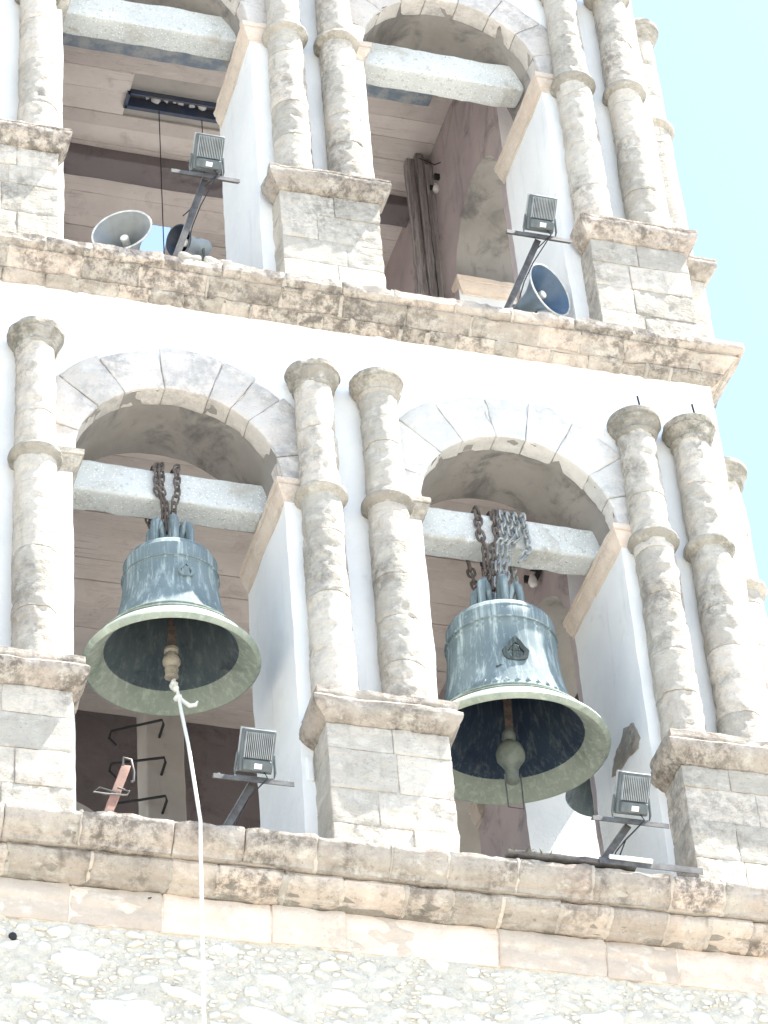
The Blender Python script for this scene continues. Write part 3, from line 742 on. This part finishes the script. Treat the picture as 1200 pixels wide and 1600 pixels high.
# ------------------------------------------------------------------ concrete bell beams
for (x0, x1, y0, z0, z1, lab, sd) in (
        (-2.30, -.76, .36, 17.542, 17.83, 'speckled concrete beam across the lower left arch holding the smaller bell', 1),
        (.277, 1.81, .35, 17.54, 17.82, 'speckled concrete beam across the lower right arch draped with chains', 2),
        (-2.32, -.80, .36, 22.79, 23.09, 'speckled concrete beam across the upper left arch above the blue strip', 3),
        (.20, 1.73, .36, 22.79, 23.09, 'speckled concrete beam across the upper right arch with no bell', 4)):
    o = obj('concrete_beam', lattice((x0, y0, z0), (x1, y0 + .24, z1), res=.06, bev=.025, amp=.010, freq=5, seed=sd * 9., pit=.008), M['concrete'])
    tag(o, lab, 'beam', 'concrete beams spanning the arches')

# ------------------------------------------------------------------ bells
def bell(cx, cy, zlip, R, H, rs_, label, relief, seed, clap, tilt=4.0):
    t = thing('bell', (cx, cy, zlip), label, 'bell', 'bronze bells hung in the arches')
    t.rotation_euler = (math.radians(tilt), 0, 0)
    rsh = rs_
    prof = [(R * .955, .0), (R * .985, .012), (R, .03), (R * .99, .05), (R * .925, .098), (R * .85, .148), (R * .838, .158), (R * .826, .163), (R * .78, .196), (R * .735, .228), (R * .722, .242), (R * .708, .248)]
    zz = .255
    n = 14
    for k in range(n + 1):
        s = k / n; r = rsh * 1.03 + (R * .698 - rsh * 1.03) * (1 - s) ** 2.6
        prof.append((r, zz + (H - zz - .10) * s))
        if k in (11,): prof += [(r + .006, zz + (H - zz - .10) * (s + .012)), (r + .006, zz + (H - zz - .10) * (s + .03)), (r - .001, zz + (H - zz - .10) * (s + .036))]
    prof += [(rsh + .008, H - .095), (rsh + .012, H - .08), (rsh + .002, H - .068), (rsh * .985, H - .045), (rsh * .93, H - .022), (rsh * .80, H - .004), (rsh * .5, H + .008), (0.001, H + .012)]
    obj('bell_body', lathe(prof, seg=80), M['bronze'], t)
    lip = [(R * .955, -.001), (R * .985, .011), (R + .0025, .030), (R * .99 + .003, .050), (R * .925 + .003, .098), (R * .85 + .003, .146)]
    inn = [(R * .958, .0), (R * .93, .010), (R * .82, .075), (R * .75, .13)]
    obj('sound_bow', lathe(inn[::-1] + lip, seg=80), M['bronze_lip'], t)
    ii = [(R * .755, .125), (R * .66, .22), (R * .59, .36)] + [(rsh * .92 + .0 * k, .55 + (H - .63) * k / 4) for k in range(5)] + [(rsh * .7, H - .05), (0.001, H - .04)]
    obj('bell_interior', lathe(ii, seg=64), M['bronze_in_shade' if R > .65 else 'bronze_in'], t)
    for k, (r, z) in enumerate(((R * .822, .172), (R * .728, .238), (rsh * 1.035 + .004, H - .20))):
        obj('moulding_band', lathe([(r - .004, z - .008), (r + .010, z - .004), (r + .010, z + .004), (r - .004, z + .008)], seg=80), M['bronze_lip'] if k < 2 else M['bronze'], t)
    # crown: six loops (canons) and the argent in the middle
    hk = .31 * R / .65
    for k in range(6):
        a = math.pi / 6 + k * math.pi / 3; d = Vector((math.cos(a), math.sin(a), 0)); pts = []; rr = []
        for q in range(9):
            s = q / 8; an = math.pi * s
            pts.append(d * (.05 + .05 * (1 - math.cos(an)) + .03 * math.sin(an)) * (R / .65) + Vector((0, 0, H - .01 + hk * math.sin(an)))); rr.append(.026 + .008 * math.sin(an))
        obj('crown_loop', tube(pts, .03, 10, rr=rr), M['bronze'], t)
    obj('crown_boss', tube([(0, 0, H - .02), (0, 0, H + .10)], .05, 12), M['bronze'], t)
    if relief:   # cast emblem on the waist
        ang = math.radians(relief[0]); rr = relief[1]; zc = relief[2]; sc = relief[3]
        d = Vector((math.cos(ang), math.sin(ang), 0)); e = Vector((-d.y, d.x, 0))
        def F(u, v, w): 
            r_ = rr + (R * .30) * max(0, (zc - v * 1.0 - zc)) ** 2
            b = ang + u / rr; return Vector((math.cos(b) * (rr + w), math.sin(b) * (rr + w), zc + v))
        bm = bmesh.new(); ring = [(0, .13), (.035, .085), (.055, .05), (.085, .02), (.075, -.03), (.05, -.055), (0, -.065), (-.05, -.055), (-.075, -.03), (-.085, .02), (-.055, .05), (-.035, .085)]
        inner = [(p[0] * .60, p[1] * .60 - .003) for p in ring]
        A = [bm.verts.new(F(p[0] * sc, p[1] * sc, -.006)) for p in ring]; B = [bm.verts.new(F(p[0] * sc * .96, p[1] * sc * .96, .022)) for p in ring]
        C_ = [bm.verts.new(F(p[0] * sc, p[1] * sc, .020)) for p in inner]; D = [bm.verts.new(F(p[0] * sc, p[1] * sc, -.004)) for p in inner]
        for X_, Y_ in ((A, B), (B, C_), (C_, D)):
            for k in range(12): bm.faces.new((X_[k], X_[(k + 1) % 12], Y_[(k + 1) % 12], Y_[k]))
        em = obj('cast_emblem', bm, M[relief[4]], t)
        for (u, v, s) in ((0, -.015, .030), (0, .03, .02)) + (((-.10, -.115, .026), (-.125, -.13, .018), (.10, -.115, .026), (.125, -.13, .018)) if relief[4] == 'bronze_dark' else ()):
            obj('emblem_boss', lattice((u * sc - s, v * sc - s, -.012), (u * sc + s, v * sc + s, .018), res=.012, bev=.014, amp=.010, freq=40, seed=u, f=lambda p: F(p.x, p.y, p.z)), M[relief[4]], em)
    if relief and relief[4] == 'bronze_dark':   # leaf frieze above the mouldings
        for k in range(40):
            a0 = 2 * math.pi * k / 40; r = R * .68
            def F2(p, a0=a0):
                b = a0 + p.x / r; rr_ = rsh * 1.03 + (R * .698 - rsh * 1.03) * max(0, 1 - (p.y - zz) / (H - zz - .10)) ** 2.6
                return Vector((math.cos(b) * (rr_ + p.z), math.sin(b) * (rr_ + p.z), p.y))
            bm = bmesh.new()
            w = math.pi * r / 40
            pts = [(-w * .8, zz + .03), (-w * .3, zz + .055), (0, zz + .085), (w * .3, zz + .055), (w * .8, zz + .03), (0, zz + .02)]
            a_ = [bm.verts.new(F2(Vector((p[0], p[1], -.004)))) for p in pts]; c_ = bm.verts.new(F2(Vector((0, zz + .045, .014))))
            for q in range(6): bm.faces.new((a_[q], a_[(q + 1) % 6], c_))
            obj('frieze_leaf', bm, M['bronze'], t)
    # clapper
    top, ball, tail = clap
    bm = tube([(0, 0, H - .05), (.0, 0, (H + ball[0]) / 2), (0, 0, ball[0] + .03)], .022, 10)
    c = obj('clapper', bm, M['rust'], t)
    bz, br = ball
    obj('clapper_ball', lathe([(.022, bz + br * 2.1), (.05, bz + br * 1.7), (.052, bz + br * 1.3), (.04, bz + br * 1.05), (br * .8, bz + br * .65), (br, bz + br * .1), (br * .97, bz - br * .35), (br * .62, bz - br * .85), (.05, bz - br * 1.15), (.045, bz - br * 1.7), (.05, bz - br * 2.1), (.03, bz - br * 2.25), (.001, bz - br * 2.27)], seg=20, amp=.004, freq=14, seed=seed),
        M[tail], c)
    obj('clapper_strap', box(-.03, .03, -.028, -.018, bz + br * 1.6, bz + br * 4.6), M['rust'], c, smooth=False)
    return t
BL = (-1.532, .39, 16.015)
BR = (.905, .39, 15.62)
bell(*BL, .625, .93, .325, 'smaller green bronze bell with a rope tied to its clapper in the lower left arch', (-86, .352, .58, .75, 'bronze'), 1, ((0), (-.05 + .1, .062), 'clapper_pale'))
bl2 = bell(*BR, .715, 1.10, .385, 'larger green bronze bell with dark cast emblem hanging in the lower right arch', (-97, .425, .56, 1.15, 'bronze_dark'), 2, ((0), (-.02, .105), 'clapper'))
# wire loop under the right clapper
cx, cy, cz = BR
w = obj('wire_loop', tube([(cx - .06, cy, cz - .20), (cx - .058, cy, cz - .48), (cx + .055, cy, cz - .485), (cx + .06, cy, cz - .18)], .006, 6), M['steel'])
tag(w, 'thin square wire loop hanging from the clapper of the larger bell', 'wire')
# third bell far inside
def small_bell():
    t = thing('bell', (2.20, 1.83, 16.47), 'small dark bell half hidden behind the right white reveal', 'bell', 'bronze bells hung in the arches')
    R = .30; H = .5
    obj('bell_body', lathe([(R * .95, 0), (R, .02), (R * .9, .08), (R * .72, .18), (R * .58, .32), (R * .52, .42), (R * .4, .47), (.001, .485)], seg=40), M['bronze'], t)
    obj('bell_interior', lathe([(R * .95, 0), (R * .80, .06), (R * .62, .18), (R * .45, .4), (.001, .43)], seg=40), M['bronze_in'], t)
    obj('crown_loop', tube([(-.05, 0, .47), (-.05, 0, .55), (0, 0, .6), (.05, 0, .55), (.05, 0, .47)], .02, 8), M['bronze'], t)
    obj('hanger', tube([(0, 0, .57), (0, 0, 1.2)], .014, 8), M['black'], t)
small_bell()
o = obj('hanging_pole', tube([(2.25, 1.10, 17.66), (2.25, 2.55, 17.66)], .05, 12), M['wood_old']); tag(o, 'old wooden pole across the side opening carrying the small inner bell', 'pole')

# ------------------------------------------------------------------ chains
def link_mesh(L, W_, r, n=6):
    pts = []
    h = L / 2 - W_ / 2
    for k in range(n + 1): a = -math.pi / 2 + math.pi * k / n; pts.append((h + math.cos(a) * W_ / 2, math.sin(a) * W_ / 2, 0))
    for k in range(n + 1): a = math.pi / 2 + math.pi * k / n; pts.append((-h + math.cos(a) * W_ / 2, math.sin(a) * W_ / 2, 0))
    bm = bmesh.new(); rings = []; N_ = len(pts)
    for i in range(N_):
        p = Vector(pts[i]); t = (Vector(pts[(i + 1) % N_]) - Vector(pts[i - 1])).normalized(); s = Vector((0, 0, 1)); u = t.cross(s)
        rings.append([bm.verts.new(p + (u * math.cos(2 * math.pi * k / 6) + s * math.sin(2 * math.pi * k / 6)) * r) for k in range(6)])
    for i in range(N_):
        a, b = rings[i], rings[(i + 1) % N_]
        for k in range(6): bm.faces.new((a[k], a[(k + 1) % 6], b[(k + 1) % 6], b[k]))
    return bm
LM = {}
def chain(label, pts, L, W_, r, mat, seed=0):
    pts = [Vector(p) for p in pts]; seg = [(b - a).length for a, b in zip(pts, pts[1:])]; tot = sum(seg)
    t = thing('chain', pts[0], label, 'chain', 'chains holding the bells')
    pitch = L - 2 * r - .002; n = int(tot / pitch); rs = random.Random(seed)
    key = (L, W_, r, mat)
    for i in range(n):
        s = pitch * (i + .5); k = 0
        while k < len(seg) - 1 and s > seg[k]: s -= seg[k]; k += 1
        p = pts[k].lerp(pts[k + 1], min(1, s / seg[k])); d = (pts[k + 1] - pts[k]).normalized()
        if key not in LM:
            o = obj('link', link_mesh(L, W_, r), M[mat], t); LM[key] = o
        else:
            o = LM[key].copy(); COL.objects.link(o); o.parent = t
        q = d.to_track_quat('X', 'Y').to_matrix().to_4x4() @ Matrix.Rotation((math.pi / 4 if i % 2 else -math.pi / 4) + rs.uniform(-.3, .3), 4, 'X')
        o.matrix_local = Matrix.Translation(p - pts[0]) @ q
    return t
def loop_pts(xc, xt, yf, zt, zb, yb, xb, zcr):
    """from the crown up the front of the beam, over it and down behind"""
    return [(xc, yf + .10, zcr), (xt * .45 + xc * .55, yf - .012, zb - .04), (xt, yf - .035, zb + .05), (xt, yf - .035, zt), (xt, yf + .03, zt + .035), (xt, yb - .03, zt + .035), (xt, yb + .03, zt - .03), (xt, yb + .03, zb + .03), (xb, yb - .05, zcr)]
zc1 = BL[2] + .93 + .17; zc2 = BR[2] + 1.10 + .17
chain('dark rusty chain over the lower left beam, left strand above the smaller bell', loop_pts(-1.525, -1.612, .36, 17.835, 17.542, .60, -1.49, zc1), .078, .044, .0085, 'chain_dark', 1)
chain('dark rusty chain over the lower left beam, beside the left strand', loop_pts(-1.515, -1.577, .36, 17.835, 17.542, .60, -1.50, zc1), .078, .044, .0085, 'chain_dark', 2)
chain('dark rusty chain over the lower left beam, right strand above the smaller bell', loop_pts(-1.50, -1.462, .36, 17.835, 17.542, .60, -1.48, zc1), .078, .044, .0085, 'chain_dark', 3)
ch = [(.835, 'chain_dark', .09, .052, .0105, 'dark rusty chain over the lower right beam, leftmost of the strands', .90), (.965, 'chain_dark', .086, .05, .010, 'dark rusty chain over the lower right beam, second from the left', .92),
(1.025, 'chain_light', .09, .05, .0092, 'pale galvanised chain over the lower right beam, nearest the dark chains', .925), (1.080, 'chain_light', .09, .05, .0092, 'pale galvanised chain over the lower right beam, middle one of the pale strands', .955), (1.135, 'chain_light', .09, .05, .0092, 'pale galvanised chain over the lower right beam, outermost one joining the crown', .985)]
for i, (xt, mt, L, W_, r, lab, xc) in enumerate(ch):
    chain(lab, loop_pts(xc, xt, .35, 17.825, 17.54, .59, xc, zc2), L, W_, r, mt, 10 + i)
chain('pale galvanised chain over the lower right beam, rightmost with a loose dangling end', [(1.13, .315, 17.37), (1.195, .310, 17.47), (1.210, .315, 17.59), (1.190, .315, 17.83), (1.19, .39, 17.855), (1.19, .57, 17.855), (1.19, .62, 17.77), (1.19, .62, 17.42)], .075, .046, .0095, 'chain_light', 31)

# ------------------------------------------------------------------ rope
rp = [(BL[0] + .02, .40, BL[2] - .10), (BL[0] + .005, .38, 15.89), (BL[0] + .02, .36, 15.84), (-1.50, .34, 15.73), (-1.50, .30, 15.60), (-1.52, .05, 15.10), (-1.57, -.33, 14.33), (-1.585, -.445, 14.10), (-1.592, -.452, 13.9), (-1.60, -.452, 13.4), (-1.615, -.455, 12.5), (-1.63, -.46, 9), (-1.62, -.47, 1.2)]
rt = thing('bell_rope', (0, 0, 0), 'long white rope hanging from the smaller bell down over the cornice', 'rope')
obj('cord', tube(rp, .0125, 10), M['rope'], rt)
for (x, y, z, r) in ((BL[0] + .018, .40, BL[2] - .15, .034), (BL[0] + .005, .38, 15.86, .024), (BL[0] + .02, .36, 15.80, .022), (-1.50, .35, 15.72, .026)):
    obj('knot', lathe([(.004, -r), (r * .8, -r * .6), (r, 0), (r * .8, r * .6), (.004, r)], (x, y, z), 14, amp=.010, freq=30, seed=x + z), M['rope'], rt)
obj('frayed_end', tube([(-1.50, .35, 15.74), (-1.47, .33, 15.68), (-1.43, .32, 15.64), (-1.39, .31, 15.645), (-1.375, .31, 15.68)], .02, 8, rr=[.010, .014, .017, .015, .006]), M['rope'], rt)

# ------------------------------------------------------------------ floodlights
def floodlight(loc, label, foot, bar=(-.28, .26), roll=0., pitch=48, first=[None]):
    if first[0] is None:
        t = thing('floodlight', loc, label, 'floodlight', 'floodlights on the ledges')
        h = obj('housing', lattice((-.113, -.03, 0), (.113, .03, .285), res=.05, bev=.014, amp=0), M['lamp_grey'], t)
        fb = bmesh.new()
        for k in range(15): box(-.094 + k * .0128, -.0885 + k * .0128, -.062, -.028, .095, .262, fb)
        obj('heat_sink_fins', fb, M['fin_grey'], h, smooth=False)
        obj('driver_box', lattice((-.095, -.075, .012), (.095, -.025, .085), res=.05, bev=.012, amp=0), M['lamp_grey'], h)
        obj('rating_label', box(-.022, .028, -.0785, -.0745, .028, .062), M['label'], h, smooth=False)
        bz = bmesh.new()
        for (a, b, c, d) in ((-.118, .118, .272, .292), (-.118, -.106, 0, .275), (.106, .118, 0, .275)): box(a, b, .012, .040, c, d, bz)
        obj('bezel', bz, M['lamp_edge'], h, smooth=False)
        obj('lamp_glass', box(-.10, .10, .028, .036, .01, .272), M['glass'], h, smooth=False)
        h.matrix_local = Matrix.Translation((0, .0, .05)) @ Matrix.Rotation(math.radians(pitch - 10), 4, 'X')
        br = bmesh.new()
        tube([(-.122, -.06, .16), (-.135, -.02, .05), (-.13, 0, .012), (.13, 0, .012), (.135, -.02, .05), (.122, -.06, .16)], .009, 6, br)
        obj('yoke', br, M['lamp_grey'], t)
        cbm = bmesh.new(); box(bar[0], bar[1], -.022, .022, -.012, -.004, cbm); box(bar[0], bar[1], -.022, -.015, -.04, -.012, cbm)
        obj('crossbar', cbm, M['steel'], t, smooth=False)
        bo = bmesh.new()
        for x in (bar[0] + .04, -.13, .13, bar[1] - .04): tube([(x, 0, -.004), (x, 0, .012)], .011, 6, bo)
        obj('bolt_set', bo, M['lamp_edge'], t)
        first[0] = t
    else:
        t = copy_tree(first[0]); t.location = loc; tag(t, label, 'floodlight', 'floodlights on the ledges')
        for c in list(t.children):
            if c.name.startswith('arm'): bpy.data.objects.remove(c)
    f = Vector(foot) - Vector(loc); d = f.normalized(); s = Vector((1, 0, 0)) - d * d.x; s.normalize(); q = d.cross(s)
    def F(p): return d * p.z + s * p.x + q * p.y
    L = f.length
    bm = bmesh.new(); box(-.026, .026, -.022, -.016, .03, L + .02, bm, F); box(-.026, -.020, -.016, .022, .03, L + .02, bm, F)
    obj('arm', bm, M['steel'], t, smooth=False)
    k = .03 * math.sin(loc[0] * 7)
    obj('power_cable', tube([(.05, -.03, .06), (.075, -.05, -.02), F(Vector((.05 + k, -.03, L * .3))), F(Vector((.035, -.03, L * .55))), F(Vector((.07 + k, -.02, L * .8))), F(Vector((.03, -.01, L)))], .005, 5), M['black'], t)
    t.rotation_euler = (0, 0, roll)
    return t
fA = floodlight((-1.205, -.42, 14.500), 'grey floodlight on a leaning steel arm in front of the lower left arch', (-1.41, -.36, 14.10))
floodlight((1.395, -.42, 14.510), 'grey floodlight on a leaning arm above the loose plank at lower right', (1.14, -.36, 14.14))
floodlight((-1.29, -.24, 20.405), 'grey floodlight on a tall arm before the upper left arch, beside the pale horn', (-1.555, -.19, 19.46))
floodlight((1.41, -.24, 20.325), 'grey floodlight on a tall arm beside the blue horn in the upper right arch', (1.06, -.19, 19.46))

# ------------------------------------------------------------------ horn loudspeakers
CAMB = Vector((-.248, -.711, -.658)); CUP = Vector((-.131, -.648, .750)); CRT = Vector((.96, -.272, -.068))
def horn(loc, n, label, R, mats, L=.36, group='horn loudspeakers on the upper ledge', foot=None):
    t = thing('horn_speaker', loc, label, 'loudspeaker', group)
    n = Vector(n).normalized(); rot = n.to_track_quat('Z', 'Y').to_matrix().to_4x4()
    N_ = 16
    out = [(.055 + (R - .055) * (s ** 2.1), -L * (1 - s)) for s in [k / N_ for k in range(N_ + 1)]]
    inn = [(max(.03, r - .006), z + (.002 if z < -.001 else 0)) for r, z in out]
    a = obj('horn_flare', lathe(out, seg=56), M[mats[0]], t)
    b = obj('horn_mouth', lathe(inn, seg=56), M[mats[1]], t)
    c = obj('rim', lathe([(R - .008, .0), (R - .004, .006), (R + .004, .006), (R + .007, 0), (R + .004, -.007), (R - .004, -.006)], seg=56), M[mats[2]], t)
    d = obj('centre_plug', lathe([(.03, -L * .98), (.03, -.10), (.033, -.095), (.033, -.07), (.026, -.062), (.001, -.060)], seg=20), M['horn_pin'], t)
    e = obj('driver', lathe([(.001, -L - .11), (.06, -L - .11), (.07, -L - .095), (.07, -L - .01), (.055, -L + .01), (.05, -L + .03)], seg=28), M[mats[0]], t)
    for o in (a, b, c, d, e): o.matrix_local = rot
    if foot:
        f = Vector(foot) - Vector(loc); back = n * (-L * .75)
        k = obj('mounting_bracket', tube([back + Vector((.09, 0, 0)), back + Vector((.09, 0, -.10)), f + Vector((.09, 0, 0)), f + Vector((-.09, 0, 0)), back + Vector((-.09, 0, -.10)), back + Vector((-.09, 0, 0))], .010, 6), M['steel'], t)
    return t
horn((-1.915, -.02, 19.885), CAMB * .66 + CUP * .70 - CRT * .22, 'pale grey horn loudspeaker with wide open mouth behind the upper left ledge', .232, ('horn_out', 'horn_mouth', 'horn_rim'), foot=(-1.9, .3, 19.46))
horn((1.512, -.06, 19.925), CAMB * .52 + CRT * .72 + CUP * .46, 'blue grey horn loudspeaker tilted to the right at the foot of the upper right reveal', .232, ('horn_in', 'horn_blue', 'horn_rim'), foot=(1.33, .12, 19.46))
horn((-1.44, .10, 20.00), CAMB * .72 - CRT * .62 + CUP * .15, 'dark horn loudspeaker turned sideways behind the leaning lamp arm', .125, ('horn_out', 'horn_dark', 'horn_dark'), L=.20, foot=(-1.36, .3, 19.46))

# ------------------------------------------------------------------ loose things on the ledges
t = thing('wooden_stake', (-2.18, -.40, 14.1), 'short red brown wooden stake with wire leaning out of the lower ledge', 'stake')
f = Vector((.13, .02, .41)); d = f.normalized()
def FS(p): return Vector((p.x, p.y, 0)) + d * p.z
obj('stake', lattice((-.03, -.022, -.02), (.03, .022, f.length), res=.05, bev=.005, amp=.004, freq=12, f=FS), M['wood_red'], t)
obj('wire_tie', tube([(.05, -.03, .16), (-.06, -.05, .17), (-.10, -.05, .13), (-.02, -.05, .125), (.12, -.04, .14), (.14, -.03, .18), (.06, -.03, .20)], .006, 6), M['steel'], t)
obj('hook', tube([(.10, -.03, .38), (.10, -.05, .43), (.15, -.05, .42), (.17, -.04, .33), (.165, -.04, .26), (.15, -.04, .25)], .008, 6), M['steel'], t)
t = thing('loose_plank', (1.17, -.39, 14.14), 'long weathered plank and steel strip lying along the lower right ledge', 'plank')
obj('plank', lattice((-.68, -.04, -.012), (.22, .04, .022), res=.06, bev=.006, amp=.007, freq=9, seed=3), M['wood_old'], t)
obj('steel_strip', box(-.05, .68, -.052, -.044, -.02, .028), M['steel'], t, smooth=False)
obj('pale_pipe', tube([(0.02, -.06, .034), (.32, -.06, .030)], .016, 10), M['label'], t)
bm = bmesh.new(); rs = random.Random(5)
for k in range(34):
    x = .52 + rs.random() ** 1.5 * .42; p = Vector((x, -.41 + rs.uniform(-.03, .04), 14.15)); h = rs.uniform(.015, .045); a = rs.uniform(0, 6.3); q = Vector((math.cos(a), math.sin(a), 0))
    v = [bm.verts.new(p - q * .008), bm.verts.new(p + q * .008), bm.verts.new(p + Vector((rs.uniform(-.05, .05), rs.uniform(-.05, .01), h)))]; bm.faces.new(v)
o = obj('weeds', bm, M['plant'], smooth=False); o['kind'] = 'stuff'; tag(o, 'small dry weeds and debris caught at the left end of the plank', 'weeds')
def debris(x, y, z, lab, sc=1.0, sd=0):
    o = obj('loose_stone', lattice((x - .09 * sc, y - .04, z), (x + .09 * sc, y + .05, z + .055 * sc), res=.03, bev=.02, amp=.018, freq=12, seed=sd), M['stone']); tag(o, lab, 'stone')
debris(-1.44, -.19, 19.475, 'lump of broken stone on the upper ledge right of the lamp foot', 1.0, 1)
debris(-1.22, -.18, 19.475, 'flat broken stone on the upper ledge nearest the middle pier', 1.2, 2)
# wires from the ceiling hatch
o = obj('hanging_wire', tube([(-.87, 2.80, HZ + .05), (-.87, 2.795, HZ - 1.4), (-.86, 2.79, 19.5)], .005, 5), M['black']); tag(o, 'long thin black wire hanging from the ceiling slot to the floor', 'wire')
o = obj('hanging_wire', tube([(-.46, 2.82, HZ + .05), (-.46, 2.82, HZ - .75)], .005, 5), M['black']); tag(o, 'short thin black wire hanging from the ceiling slot behind the lamp', 'wire')
def bulkhead(x, y, z, lab):
    t = thing('lamp_holder', (x, y, z), lab, 'lamp holder')
    obj('base_plate', box(-.03, 0, -.09, .09, -.02, .02, bev=.004), M['black'], t, smooth=False)
    bb = bmesh.new(); box(-.10, -.03, -.09, -.06, -.03, .03, bb); box(-.10, -.03, .06, .09, -.03, .03, bb); obj('arms', bb, M['black'], t, smooth=False)
    obj('bulb', lathe([(.001, -.13), (.03, -.12), (.04, -.09), (.03, -.05), (.02, -.02)], (-.06, 0, 0), 14), M['rag'], t)
bulkhead(1.80, 1.60, 18.42, 'black lamp holder with a pale bulb on the inner wall behind the larger bell')
bulkhead(1.80, 2.72, 24.12, 'black lamp holder with a pale bulb on the inner wall of the upper right arch')
